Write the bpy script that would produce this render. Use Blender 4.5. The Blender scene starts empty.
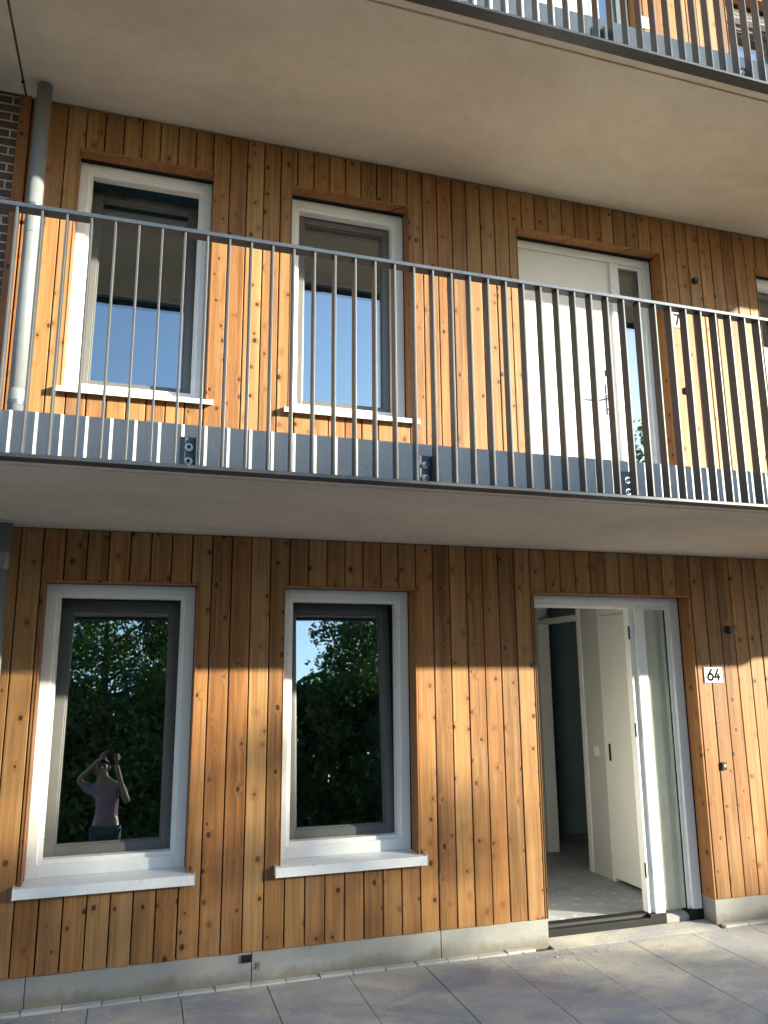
import bpy, bmesh, math, random
from mathutils import Vector, Matrix
random.seed(7)
scene = bpy.context.scene
COL = scene.collection
R = math.radians

# ------------------------------------------------------------------ helpers
class MB:
    """collects shapes, then links them as ONE mesh object"""
    def __init__(s): s.v = []; s.f = []; s.mi = []; s.cur = 0
    def add(s, vs, fs):
        o = len(s.v); s.v += [tuple(p) for p in vs]
        for f in fs: s.f.append([i + o for i in f]); s.mi.append(s.cur)
    def box(s, x0, x1, y0, y1, z0, z1):
        s.add([(x0,y0,z0),(x1,y0,z0),(x1,y1,z0),(x0,y1,z0),(x0,y0,z1),(x1,y0,z1),(x1,y1,z1),(x0,y1,z1)],
              [(0,3,2,1),(4,5,6,7),(0,1,5,4),(1,2,6,5),(2,3,7,6),(3,0,4,7)])
    def prism_y(s, poly, y0, y1):          # polygon in x,z extruded along y
        n = len(poly)
        s.add([(x,y0,z) for x,z in poly] + [(x,y1,z) for x,z in poly],
              [list(range(n)), list(range(2*n-1, n-1, -1))] + [(i, i+n, (i+1)%n+n, (i+1)%n) for i in range(n)])
    def prism_x(s, poly, x0, x1):          # polygon in y,z extruded along x
        n = len(poly)
        s.add([(x0,y,z) for y,z in poly] + [(x1,y,z) for y,z in poly],
              [list(range(n)), list(range(2*n-1, n-1, -1))] + [(i, i+n, (i+1)%n+n, (i+1)%n) for i in range(n)])
    def tube(s, pts, r, n=16, cap=True):
        rs = r if isinstance(r, (list, tuple)) else [r]*len(pts)
        pts = [Vector(p) for p in pts]; o = len(s.v); u = None
        for i, p in enumerate(pts):
            d = (pts[min(i+1, len(pts)-1)] - pts[max(i-1, 0)]).normalized()
            if u is None: u = d.orthogonal().normalized()
            u = (u - d*u.dot(d)).normalized(); w = d.cross(u)
            for k in range(n):
                a = 2*math.pi*k/n
                s.v.append(tuple(p + (u*math.cos(a) + w*math.sin(a))*rs[i]))
        for i in range(len(pts)-1):
            for k in range(n):
                a = o+i*n+k; b = o+i*n+(k+1)%n
                s.f.append([a, b, b+n, a+n]); s.mi.append(s.cur)
        if cap:
            s.f.append([o+k for k in range(n)][::-1]); s.mi.append(s.cur)
            s.f.append([o+(len(pts)-1)*n+k for k in range(n)]); s.mi.append(s.cur)
    def build(s, name, mats, parent=None, bevel=0, smooth=False, loc=None, rot=None, seg=2):
        me = bpy.data.meshes.new(name); me.from_pydata(s.v, [], s.f)
        if not isinstance(mats, (list, tuple)): mats = [mats]
        for m in mats: me.materials.append(m)
        me.polygons.foreach_set('material_index', s.mi)
        bm = bmesh.new(); bm.from_mesh(me); bmesh.ops.recalc_face_normals(bm, faces=bm.faces); bm.to_mesh(me); bm.free()
        o = bpy.data.objects.new(name, me); COL.objects.link(o)
        if parent: o.parent = parent
        if loc: o.location = loc
        if rot: o.rotation_euler = rot
        if smooth:
            for p in me.polygons: p.use_smooth = True
        if bevel:
            b = o.modifiers.new('Bevel', 'BEVEL'); b.width = bevel; b.segments = seg; b.limit_method = 'ANGLE'; b.angle_limit = R(40)
            b.harden_normals = False
        return o

def tag(o, label=None, cat=None, group=None, kind=None):
    if label: o['label'] = label
    if cat: o['category'] = cat
    if group: o['group'] = group
    if kind: o['kind'] = kind
    return o
def empty(name, loc=(0,0,0)):
    o = bpy.data.objects.new(name, None); COL.objects.link(o); o.location = loc; o.empty_display_size = .1
    return o
def copy_tree(o, parent=None):
    c = o.copy(); COL.objects.link(c)
    if parent: c.parent = parent
    for ch in list(o.children): copy_tree(ch, c)
    return c

# ------------------------------------------------------------------ materials
def newmat(name):
    m = bpy.data.materials.new(name); m.use_nodes = True
    nt = m.node_tree; nt.nodes.clear()
    out = nt.nodes.new('ShaderNodeOutputMaterial'); p = nt.nodes.new('ShaderNodeBsdfPrincipled')
    nt.links.new(p.outputs[0], out.inputs[0])
    return m, nt, p
def N(nt, t, **kw):
    n = nt.nodes.new(t)
    for k, v in kw.items():
        if k.startswith('i_'):
            key = k[2:]; key = int(key) if key.isdigit() else key.replace('_', ' ')
            n.inputs[key].default_value = v
        else: setattr(n, k, v)
    return n
def mixc(nt, fac, a, b, mode='MIX'):
    n = nt.nodes.new('ShaderNodeMix'); n.data_type = 'RGBA'; n.blend_type = mode
    for sock, val in ((n.inputs[0], fac), (n.inputs[6], a), (n.inputs[7], b)):
        if hasattr(val, 'is_output'): nt.links.new(val, sock)
        else: sock.default_value = val if not isinstance(val, tuple) or len(val) == 4 else (*val, 1)
    return n.outputs[2]
def mathn(nt, op, a, b=None, clamp=False):
    n = nt.nodes.new('ShaderNodeMath'); n.operation = op; n.use_clamp = clamp
    for i, val in enumerate((a, b)):
        if val is None: continue
        if hasattr(val, 'is_output'): nt.links.new(val, n.inputs[i])
        else: n.inputs[i].default_value = val
    return n.outputs[0]
def ramp(nt, src, stops):
    n = nt.nodes.new('ShaderNodeValToRGB'); cr = n.color_ramp
    while len(cr.elements) < len(stops): cr.elements.new(.5)
    for e, (p, c) in zip(cr.elements, stops):
        e.position = p; e.color = (c, c, c, 1) if isinstance(c, (int, float)) else (*c, 1)
    nt.links.new(src, n.inputs[0]); return n.outputs[0]
def bump(nt, p, h, dist, strength=1):
    b = N(nt, 'ShaderNodeBump', i_Strength=strength, i_Distance=dist)
    nt.links.new(h, b.inputs['Height']); nt.links.new(b.outputs[0], p.inputs['Normal'])
def noise(nt, vec, scale, detail=4, rough=.6, dist=0):
    n = N(nt, 'ShaderNodeTexNoise', i_Scale=scale, i_Detail=detail, i_Roughness=rough, i_Distortion=dist)
    nt.links.new(vec, n.inputs['Vector']); return n.outputs['Fac']
def pos(nt): return nt.nodes.new('ShaderNodeNewGeometry').outputs['Position']
def mapping(nt, vec, scale=(1,1,1), loc=None):
    n = N(nt, 'ShaderNodeMapping'); n.inputs['Scale'].default_value = scale
    nt.links.new(vec, n.inputs['Vector'])
    if loc is not None: nt.links.new(loc, n.inputs['Location'])
    return n.outputs[0]

def simple(name, col, rough=.5, metal=0, var=.12, scale=6, bumpd=0, spec=.5, dirt=None):
    m, nt, p = newmat(name)
    ps = pos(nt); nz = noise(nt, ps, scale, 5, .65)
    v = ramp(nt, nz, [(.3, 1-var), (.7, 1+var)])
    c = mixc(nt, 1.0, (*col, 1), v, 'MULTIPLY')
    if dirt:
        d = ramp(nt, noise(nt, ps, dirt[1], 6, .7), [(dirt[2], 0.), (dirt[2]+.15, 1.)])
        c = mixc(nt, d, c, (*dirt[0], 1))
    nt.links.new(c, p.inputs['Base Color'])
    p.inputs['Roughness'].default_value = rough; p.inputs['Metallic'].default_value = metal
    p.inputs['Specular IOR Level'].default_value = spec
    r = ramp(nt, noise(nt, ps, scale*2.3, 4), [(.3, max(0, rough-.08)), (.7, min(1, rough+.08))]); nt.links.new(r, p.inputs['Roughness'])
    if bumpd: bump(nt, p, noise(nt, ps, scale*12, 4), bumpd)
    return m

def wood(name, dark, mid, light, weather=.5):
    m, nt, p = newmat(name)
    geo = nt.nodes.new('ShaderNodeNewGeometry'); ps = geo.outputs['Position']; rnd = geo.outputs['Random Per Island']
    sep = N(nt, 'ShaderNodeSeparateXYZ'); nt.links.new(ps, sep.inputs[0])
    # every board gets its own piece of timber: shift the lookup by the island's random number
    off = N(nt, 'ShaderNodeCombineXYZ')
    nt.links.new(mathn(nt, 'MULTIPLY', rnd, 37.3), off.inputs[0]); nt.links.new(mathn(nt, 'MULTIPLY', rnd, 91.7), off.inputs[2])
    vadd = N(nt, 'ShaderNodeVectorMath', operation='ADD'); nt.links.new(ps, vadd.inputs[0]); nt.links.new(off.outputs[0], vadd.inputs[1])
    base = vadd.outputs[0]
    # knots: cells about 9 cm wide and 26 cm tall, only some of them carry one
    sb = N(nt, 'ShaderNodeSeparateXYZ'); nt.links.new(base, sb.inputs[0]); kc = N(nt, 'ShaderNodeCombineXYZ'); nt.links.new(mathn(nt, 'ADD', sb.outputs[0], mathn(nt, 'MULTIPLY', sb.outputs[1], 1.0)), kc.inputs[0]); nt.links.new(sb.outputs[2], kc.inputs[1])
    kv = mapping(nt, kc.outputs[0], (7.5, 6.0, 1))
    vor = N(nt, 'ShaderNodeTexVoronoi', i_Scale=1.0, i_Randomness=1.0); nt.links.new(kv, vor.inputs['Vector'])
    vor.voronoi_dimensions = '2D'
    # distance measured with z stretched so that the knot is a small upright oval
    kd = vor.outputs['Distance']
    sepc = N(nt, 'ShaderNodeSeparateColor'); nt.links.new(vor.outputs['Color'], sepc.inputs[0])
    has = mathn(nt, 'GREATER_THAN', sepc.outputs[0], .30)
    size = mathn(nt, 'MULTIPLY_ADD', sepc.outputs[1], .065); size.node.inputs[2].default_value = .030
    core = mathn(nt, 'MULTIPLY', has, ramp(nt, mathn(nt, 'SUBTRACT', kd, size), [(0., 1.), (.03, 0.)]))
    core = mathn(nt, 'MULTIPLY', core, ramp(nt, sepc.outputs[2], [(.1, .25), (.6, 1.)]))
    halo = mathn(nt, 'MULTIPLY', has, ramp(nt, kd, [(.06, 1.), (.30, 0.)]))
    # grain: fine vertical streaks bent round the knots
    bend = mathn(nt, 'MULTIPLY', halo, .03)
    bv = N(nt, 'ShaderNodeCombineXYZ'); nt.links.new(bend, bv.inputs[0])
    va2 = N(nt, 'ShaderNodeVectorMath', operation='ADD'); nt.links.new(base, va2.inputs[0]); nt.links.new(bv.outputs[0], va2.inputs[1])
    g1 = noise(nt, mapping(nt, va2.outputs[0], (70, 70, 1.6)), 1.0, 6, .65, .6)
    g2 = noise(nt, mapping(nt, va2.outputs[0], (16, 16, .55)), 1.0, 4, .6, .8)
    big = noise(nt, ps, .9, 4, .6)
    t = mathn(nt, 'ADD', mathn(nt, 'MULTIPLY', g1, .55), mathn(nt, 'MULTIPLY', g2, .75))
    t = mathn(nt, 'ADD', t, mathn(nt, 'MULTIPLY', mathn(nt, 'SUBTRACT', rnd, .5), .24))
    n = nt.nodes.new('ShaderNodeValToRGB'); cr = n.color_ramp
    cr.elements[0].position = .36; cr.elements[0].color = (*dark, 1)
    cr.elements[1].position = .95; cr.elements[1].color = (*light, 1)
    e = cr.elements.new(.64); e.color = (*mid, 1)
    nt.links.new(t, n.inputs[0]); c = n.outputs[0]
    # some boards redder, some paler
    hue = ramp(nt, mathn(nt, 'FRACT', mathn(nt, 'MULTIPLY', rnd, 7.77)), [(0., (1.07, .96, .88)), (.5, (1., 1., 1.)), (1., (.94, 1.0, 1.06))])
    c = mixc(nt, 1., c, hue, 'MULTIPLY')
    # weathered, greyer streaks
    w = ramp(nt, noise(nt, mapping(nt, ps, (3, 3, 1.1)), 1.0, 6, .7), [(.5, 0.), (.78, weather)])
    c = mixc(nt, w, c, (.30, .205, .12, 1))
    st = ramp(nt, noise(nt, mapping(nt, base, (26, 26, .5)), 1.0, 5, .7), [(.50, 0.), (.70, .6)])
    c = mixc(nt, st, c, (.13, .062, .026, 1))
    c = mixc(nt, mathn(nt, 'MULTIPLY', halo, .55), c, (.20, .085, .03, 1))
    c = mixc(nt, mathn(nt, 'MULTIPLY', core, .93), c, (.026, .012, .006, 1))
    nt.links.new(c, p.inputs['Base Color'])
    p.inputs['Roughness'].default_value = .55; p.inputs['Specular IOR Level'].default_value = .32
    h = mathn(nt, 'ADD', g1, mathn(nt, 'MULTIPLY', core, -.8))
    bump(nt, p, h, .0016, .55)
    return m

def concrete(name, col, stain, rough=.8, scale=1.2, stain_amt=.5, pit=True, streak=(1,1,1), splash=0):
    m, nt, p = newmat(name); ps = pos(nt)
    a = noise(nt, mapping(nt, ps, streak), scale, 8, .62, .4); b = noise(nt, ps, scale*9, 6, .7); f = noise(nt, ps, 160, 3)
    t = mathn(nt, 'ADD', mathn(nt, 'MULTIPLY', a, .7), mathn(nt, 'MULTIPLY', b, .3))
    c = mixc(nt, ramp(nt, t, [(.36, stain_amt), (.62, 0.)]), (*col, 1), (*stain, 1))
    c = mixc(nt, 1., c, ramp(nt, f, [(.2, .9), (.8, 1.08)]), 'MULTIPLY')
    if splash:      # soil splashed up from the paving
        sz = N(nt, 'ShaderNodeSeparateXYZ'); nt.links.new(ps, sz.inputs[0])
        hgt = mathn(nt, 'SUBTRACT', mathn(nt, 'MULTIPLY', noise(nt, mapping(nt, ps, (1, 1, .6)), 6, 6, .75), .17), sz.outputs[2])
        c = mixc(nt, ramp(nt, hgt, [(.0, 0.), (.06, splash)]), c, (.15, .125, .09, 1))
    h = f
    if pit:
        vor = N(nt, 'ShaderNodeTexVoronoi', i_Scale=22.0); nt.links.new(ps, vor.inputs['Vector'])
        pt = ramp(nt, vor.outputs['Distance'], [(.05, 1.), (.1, 0.)])
        sc = N(nt, 'ShaderNodeSeparateColor'); nt.links.new(vor.outputs['Color'], sc.inputs[0])
        pt = mathn(nt, 'MULTIPLY', pt, mathn(nt, 'GREATER_THAN', sc.outputs[0], .8))
        c = mixc(nt, mathn(nt, 'MULTIPLY', pt, .6), c, (.09, .08, .07, 1))
    nt.links.new(c, p.inputs['Base Color']); p.inputs['Roughness'].default_value = rough
    p.inputs['Specular IOR Level'].default_value = .3
    bump(nt, p, mathn(nt, 'ADD', mathn(nt, 'MULTIPLY', f, .3), b), .002, .5)
    return m

def glass(name, tint=(.72, .80, .77), refl=.10, satin=None):
    m = bpy.data.materials.new(name); m.use_nodes = True; nt = m.node_tree; nt.nodes.clear()
    out = nt.nodes.new('ShaderNodeOutputMaterial'); mix = nt.nodes.new('ShaderNodeMixShader')
    tr = N(nt, 'ShaderNodeBsdfTransparent'); tr.inputs[0].default_value = (*tint, 1)
    gl = N(nt, 'ShaderNodeBsdfGlossy', i_Roughness=.0); gl.inputs[0].default_value = (.84, .92, 1, 1)
    lw = N(nt, 'ShaderNodeLayerWeight', i_Blend=.5)
    f5 = mathn(nt, 'POWER', lw.outputs['Facing'], 4.0)
    fac = mathn(nt, 'ADD', mathn(nt, 'MULTIPLY', f5, 1-refl), refl, True)
    # slight waviness of the insulated unit, faint dust
    nz = noise(nt, pos(nt), 1.6, 2)
    bp = N(nt, 'ShaderNodeBump', i_Strength=.05, i_Distance=.02); nt.links.new(nz, bp.inputs['Height'])
    nt.links.new(bp.outputs[0], gl.inputs['Normal'])
    nt.links.new(fac, mix.inputs[0]); nt.links.new(tr.outputs[0], mix.inputs[1]); nt.links.new(gl.outputs[0], mix.inputs[2])
    df = N(nt, 'ShaderNodeBsdfDiffuse'); df.inputs[0].default_value = (.6, .6, .57, 1)
    mix2 = nt.nodes.new('ShaderNodeMixShader')
    dust = ramp(nt, noise(nt, pos(nt), 14, 6, .75), [(.5, .0), (.8, .006)])
    nt.links.new(dust, mix2.inputs[0]); nt.links.new(mix.outputs[0], mix2.inputs[1]); nt.links.new(df.outputs[0], mix2.inputs[2])
    fin = mix2.outputs[0]
    if satin:
        tl = N(nt, 'ShaderNodeBsdfTranslucent'); tl.inputs[0].default_value = (.86, .88, .83, 1); d2 = N(nt, 'ShaderNodeBsdfDiffuse'); d2.inputs[0].default_value = (.70, .72, .67, 1)
        a = nt.nodes.new('ShaderNodeMixShader'); a.inputs[0].default_value = .5; nt.links.new(tl.outputs[0], a.inputs[1]); nt.links.new(d2.outputs[0], a.inputs[2])
        c = nt.nodes.new('ShaderNodeMixShader'); c.inputs[0].default_value = satin; nt.links.new(fin, c.inputs[1]); nt.links.new(a.outputs[0], c.inputs[2]); fin = c.outputs[0]
    nt.links.new(fin, out.inputs[0])
    return m

def brick(name):
    m, nt, p = newmat(name); ps = pos(nt)
    sep = N(nt, 'ShaderNodeSeparateXYZ'); nt.links.new(ps, sep.inputs[0])
    cmb = N(nt, 'ShaderNodeCombineXYZ'); nt.links.new(mathn(nt, 'ADD', sep.outputs[0], sep.outputs[1]), cmb.inputs[0]); nt.links.new(sep.outputs[2], cmb.inputs[1])
    b = N(nt, 'ShaderNodeTexBrick', i_Scale=1.0); nt.links.new(cmb.outputs[0], b.inputs['Vector'])
    b.inputs['Color1'].default_value = (.085, .042, .034, 1); b.inputs['Color2'].default_value = (.05, .028, .026, 1)
    b.inputs['Mortar'].default_value = (.34, .31, .27, 1); b.inputs['Mortar Size'].default_value = .0055
    b.inputs['Mortar Smooth'].default_value = .1; b.inputs['Brick Width'].default_value = .22; b.inputs['Row Height'].default_value = .0625
    c = mixc(nt, 1., b.outputs['Color'], ramp(nt, noise(nt, ps, 30, 5), [(.3, .7), (.7, 1.3)]), 'MULTIPLY')
    nt.links.new(c, p.inputs['Base Color']); p.inputs['Roughness'].default_value = .85
    h = mathn(nt, 'ADD', mathn(nt, 'MULTIPLY', b.outputs['Fac'], -1.), mathn(nt, 'MULTIPLY', noise(nt, ps, 70, 4), .3))
    bump(nt, p, h, .006, .8)
    return m

def paver(name):
    m, nt, p = newmat(name)
    geo = nt.nodes.new('ShaderNodeNewGeometry'); ps = geo.outputs['Position']; rnd = geo.outputs['Random Per Island']
    f = noise(nt, ps, 240, 3); b = noise(nt, ps, 2.2, 7, .66, .6)
    c = mixc(nt, rnd, (.27, .272, .294, 1), (.31, .312, .33, 1))
    c = mixc(nt, 1., c, ramp(nt, f, [(.25, .82), (.8, 1.16)]), 'MULTIPLY')
    c = mixc(nt, ramp(nt, b, [(.4, .35), (.62, 0.)]), c, (.20, .20, .215, 1))
    # loose building sand, thicker near the joints and by the door
    s1 = noise(nt, mapping(nt, ps, (1.1, 1.9, 1)), 1.7, 8, .68, .5); s2 = noise(nt, ps, 60, 4, .7)
    sand = ramp(nt, mathn(nt, 'ADD', mathn(nt, 'MULTIPLY', s1, .75), mathn(nt, 'MULTIPLY', s2, .28)), [(.475, 0.), (.60, .8)])
    c = mixc(nt, sand, c, (.43, .40, .335, 1))
    nt.links.new(c, p.inputs['Base Color']); p.inputs['Roughness'].default_value = .82; p.inputs['Specular IOR Level'].default_value = .3
    bump(nt, p, mathn(nt, 'ADD', f, mathn(nt, 'MULTIPLY', sand, .7)), .0015, .7)
    return m

def screed(name):
    m, nt, p = newmat(name); ps = pos(nt)
    b = noise(nt, ps, 2.5, 8, .65, .5); f = noise(nt, ps, 40, 5)
    c = mixc(nt, ramp(nt, b, [(.35, 1.), (.65, 0.)]), (.33, .35, .38, 1), (.23, .245, .27, 1))
    v = noise(nt, mapping(nt, ps, (1, 1.2, 1)), 12, 5, .75, .4)
    c = mixc(nt, ramp(nt, v, [(.57, 0.), (.64, .9)]), c, (.62, .62, .60, 1))
    nt.links.new(c, p.inputs['Base Color']); p.inputs['Roughness'].default_value = .55
    bump(nt, p, f, .002, .5)
    return m

def galv(name, col, rough, metal=.85):
    m, nt, p = newmat(name); ps = pos(nt)
    vor = N(nt, 'ShaderNodeTexVoronoi', i_Scale=60.0); nt.links.new(ps, vor.inputs['Vector'])
    sc = N(nt, 'ShaderNodeSeparateColor'); nt.links.new(vor.outputs['Color'], sc.inputs[0])
    s = mathn(nt, 'ADD', mathn(nt, 'MULTIPLY', sc.outputs[0], .25), mathn(nt, 'MULTIPLY', noise(nt, ps, 5, 5), .75))
    c = mixc(nt, s, tuple(x*.8 for x in col), tuple(x*1.15 for x in col))
    nt.links.new(c, p.inputs['Base Color']); p.inputs['Metallic'].default_value = metal
    nt.links.new(ramp(nt, s, [(.2, rough-.08), (.8, rough+.1)]), p.inputs['Roughness'])
    return m

def leafmat(name, a, b):
    m, nt, p = newmat(name)
    geo = nt.nodes.new('ShaderNodeNewGeometry')
    c = mixc(nt, geo.outputs['Random Per Island'], (*a, 1), (*b, 1))
    nt.links.new(c, p.inputs['Base Color']); p.inputs['Roughness'].default_value = .55
    tr = N(nt, 'ShaderNodeBsdfTranslucent'); nt.links.new(mixc(nt, 1., c, (1.1, 1.5, .5, 1), 'MULTIPLY'), tr.inputs[0])
    mx = nt.nodes.new('ShaderNodeMixShader'); mx.inputs[0].default_value = .35
    out = [n for n in nt.nodes if n.type == 'OUTPUT_MATERIAL'][0]
    nt.links.new(p.outputs[0], mx.inputs[1]); nt.links.new(tr.outputs[0], mx.inputs[2]); nt.links.new(mx.outputs[0], out.inputs[0])
    return m

M = dict(
    wood=wood('timber', (.098, .040, .013), (.258, .126, .044), (.40, .235, .098)),
    reveal=wood('reveal_timber', (.13, .048, .015), (.25, .103, .032), (.34, .16, .058), .15),
    membrane=simple('membrane', (.012, .011, .011), .9),
    soffit=concrete('soffit_concrete', (.63, .575, .485), (.43, .385, .315), .85, .9, .8, True, (.5, 1, 1)),
    fascia=concrete('fascia_concrete', (.72, .72, .70), (.56, .565, .56), .8, 3, .5, True, (1, 1, .4)),
    plinth=concrete('plinth_concrete', (.30, .305, .295), (.21, .205, .19), .82, 1.6, .6, True, (1, 1, 2), .7),
    edging=concrete('edging_concrete', (.44, .44, .43), (.30, .295, .28), .85, 4, .6, False),
    paver=paver('paver'),
    sandbed=simple('sand_joint', (.05, .046, .042), .95, bumpd=.004, scale=20),
    white=simple('white_paint', (.78, .79, .79), .32, var=.03, scale=4),
    cream=simple('door_paint', (.76, .76, .74), .38, var=.03, scale=3),
    alu=simple('powder_white', (.74, .76, .78), .35, var=.05, scale=9, dirt=((.45, .44, .41), 9, .62)),
    sash=simple('grey_paint', (.115, .115, .115), .36, var=.06, scale=6),
    gasket=simple('black_rubber', (.012, .012, .012), .6),
    black=simple('black_plastic', (.010, .011, .013), .55, spec=.25),
    glass=glass('window_glass', (.74, .84, .82), .25),
    sideglass=glass('sidelight_glass', (.86, .91, .87), .07, .42),
    bar=galv('coated_steel', (.085, .088, .095), .45, .5),
    handrail=galv('handrail_steel', (.062, .076, .098), .42, .5),
    shaded_footrail=galv('shaded_footrail_steel', (.035, .042, .055), .45, .4),  # darkened railing steel: the shade of the underside is put into the colour
    plate=galv('bracket_steel', (.10, .125, .165), .45, .5),
    bolt=galv('zinc_bolt', (.72, .72, .70), .22, 1.),
    chrome=galv('handle_steel', (.62, .62, .60), .25, 1.),
    pipe=simple('grey_pvc', (.17, .19, .21), .38, var=.06, scale=5),
    pipering=simple('pale_pvc', (.40, .40, .39), .4),
    brick=brick('brick'),
    screed=screed('screed'),
    plaster=simple('plaster', (.50, .51, .51), .8, var=.05, scale=3),
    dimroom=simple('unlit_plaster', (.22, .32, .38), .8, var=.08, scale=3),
    sign=simple('sign_enamel', (.64, .64, .61), .8, var=.02, spec=.15),
    ink=simple('sign_ink', (.012, .012, .014), .95, spec=.04),
    greyink=simple('sign_grey', (.03, .03, .032), .95, spec=.04),
    roof=simple('roof_felt', (.08, .08, .08), .9),
    lawn=simple('lawn_grass', (.11, .125, .05), .9, var=.35, scale=3, bumpd=.02),
    bounce_gravel=simple('pale_bounce_gravel', (.42, .38, .31), .95, var=.25, scale=5, bumpd=.01),
    bark=simple('bark', (.09, .065, .045), .9, var=.3, scale=14, bumpd=.02),
    leafa=leafmat('leaf_dark', (.040, .075, .024), (.10, .16, .045)),
    leafb=leafmat('leaf_mid', (.045, .075, .020), (.105, .140, .035)),
    skin=simple('skin', (.25, .145, .105), .5, var=.05),
    shirt=simple('lilac_cotton', (.21, .145, .18), .85, var=.06, scale=9),
    trousers=simple('navy_denim', (.035, .05, .065), .85, var=.1, scale=9),
    hair=simple('brown_hair', (.045, .028, .018), .6, var=.2, scale=40),
    shoe=simple('shoe_leather', (.05, .045, .04), .5),
)

# ------------------------------------------------------------------ the place: levels (metres)
XL, XR = -3.0, 7.0
Z1, S1 = 2.663, 2.885       # soffit and top of the lower gallery slab
Z2, S2 = 5.588, 5.820       # the upper one
FH = 2.922                  # storey
WIN = [(-.555, .352), (.895, 1.804)]
W3 = (5.030, 5.930)
DOOR = (2.700, 4.047)
HEAD, SILL = 2.348, .642
FY = .138                   # face of the window and door frames behind the cladding

bld = empty('apartment_building', (0, 0, 0))
tag(bld, 'apartment building clad in upright orange-brown boards, with white windows and concrete galleries', 'building')

def cladding(name, x0, x1, z0, z1, holes, pitch, phase, parent):
    b = MB(); g = .0075
    k0 = math.floor((x0 - phase)/pitch); x = phase + k0*pitch
    rr = random.Random(name)
    while x < x1:
        a, c = max(x, x0)+g/2, min(x+pitch, x1)-g/2
        jit = rr.uniform(-.0012, .0012)
        a += jit*.5; c += jit*.5
        y0 = rr.uniform(-.0015, .0015); bot = z0 + rr.uniform(-.002, .002)
        if c - a > .012:
            hs = [h for h in holes if h[0] < c and h[1] > a]
            if not hs: polys = [[(a, bot), (c, bot), (c, z1), (a, z1)]]
            else:
                h = hs[0]; xl, xr, zb, zt = h
                if xl <= a+.004 and xr >= c-.004:
                    polys = [[(a, zt), (c, zt), (c, z1), (a, z1)]]
                    if zb > bot: polys.append([(a, bot), (c, bot), (c, zb), (a, zb)])
                elif xl > a:     # hole bites into the right of the board
                    if zb > bot: polys = [[(a, bot), (c, bot), (c, zb), (xl, zb), (xl, zt), (c, zt), (c, z1), (a, z1)]]
                    else: polys = [[(a, bot), (xl, bot), (xl, zt), (c, zt), (c, z1), (a, z1)]]
                else:            # into the left of the board
                    if zb > bot: polys = [[(a, bot), (c, bot), (c, z1), (a, z1), (a, zt), (xr, zt), (xr, zb), (a, zb)]]
                    else: polys = [[(xr, bot), (c, bot), (c, z1), (a, z1), (a, zt), (xr, zt)]]
            for p in polys: b.prism_y(p, y0, .021)
        x += pitch
    return b.build(name, M['wood'], parent, bevel=.004, seg=2)

def holed(b, x0, x1, y0, y1, z0, z1, holes):
    xs = sorted({x0, x1} | {v for h in holes for v in h[:2] if x0 < v < x1})
    for a, c in zip(xs, xs[1:]):
        m = (a+c)/2; cuts = sorted([h for h in holes if h[0] < m < h[1]], key=lambda h: h[2]); z = z0
        for h in cuts:
            if h[2] > z: b.box(a, c, y0, y1, z, h[2])
            z = max(z, h[3])
        if z < z1: b.box(a, c, y0, y1, z, z1)

def lining(h, has_bottom, parent):
    xl, xr, zb, zt = h; t = .012; b = MB(); yb = FY-.045
    b.box(xl-.0025, xl+.003, -.005, FY-.012, zb, zt-.010)
    b.box(xr-t, xr+.001, -.005, FY-.012, zb, zt-.010)
    b.box(xl-.0025, xr+.001, -.007, yb, zt-.010, zt+.001)
    return b.build('reveal_lining', M['reveal'], parent, bevel=.0025)

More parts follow.
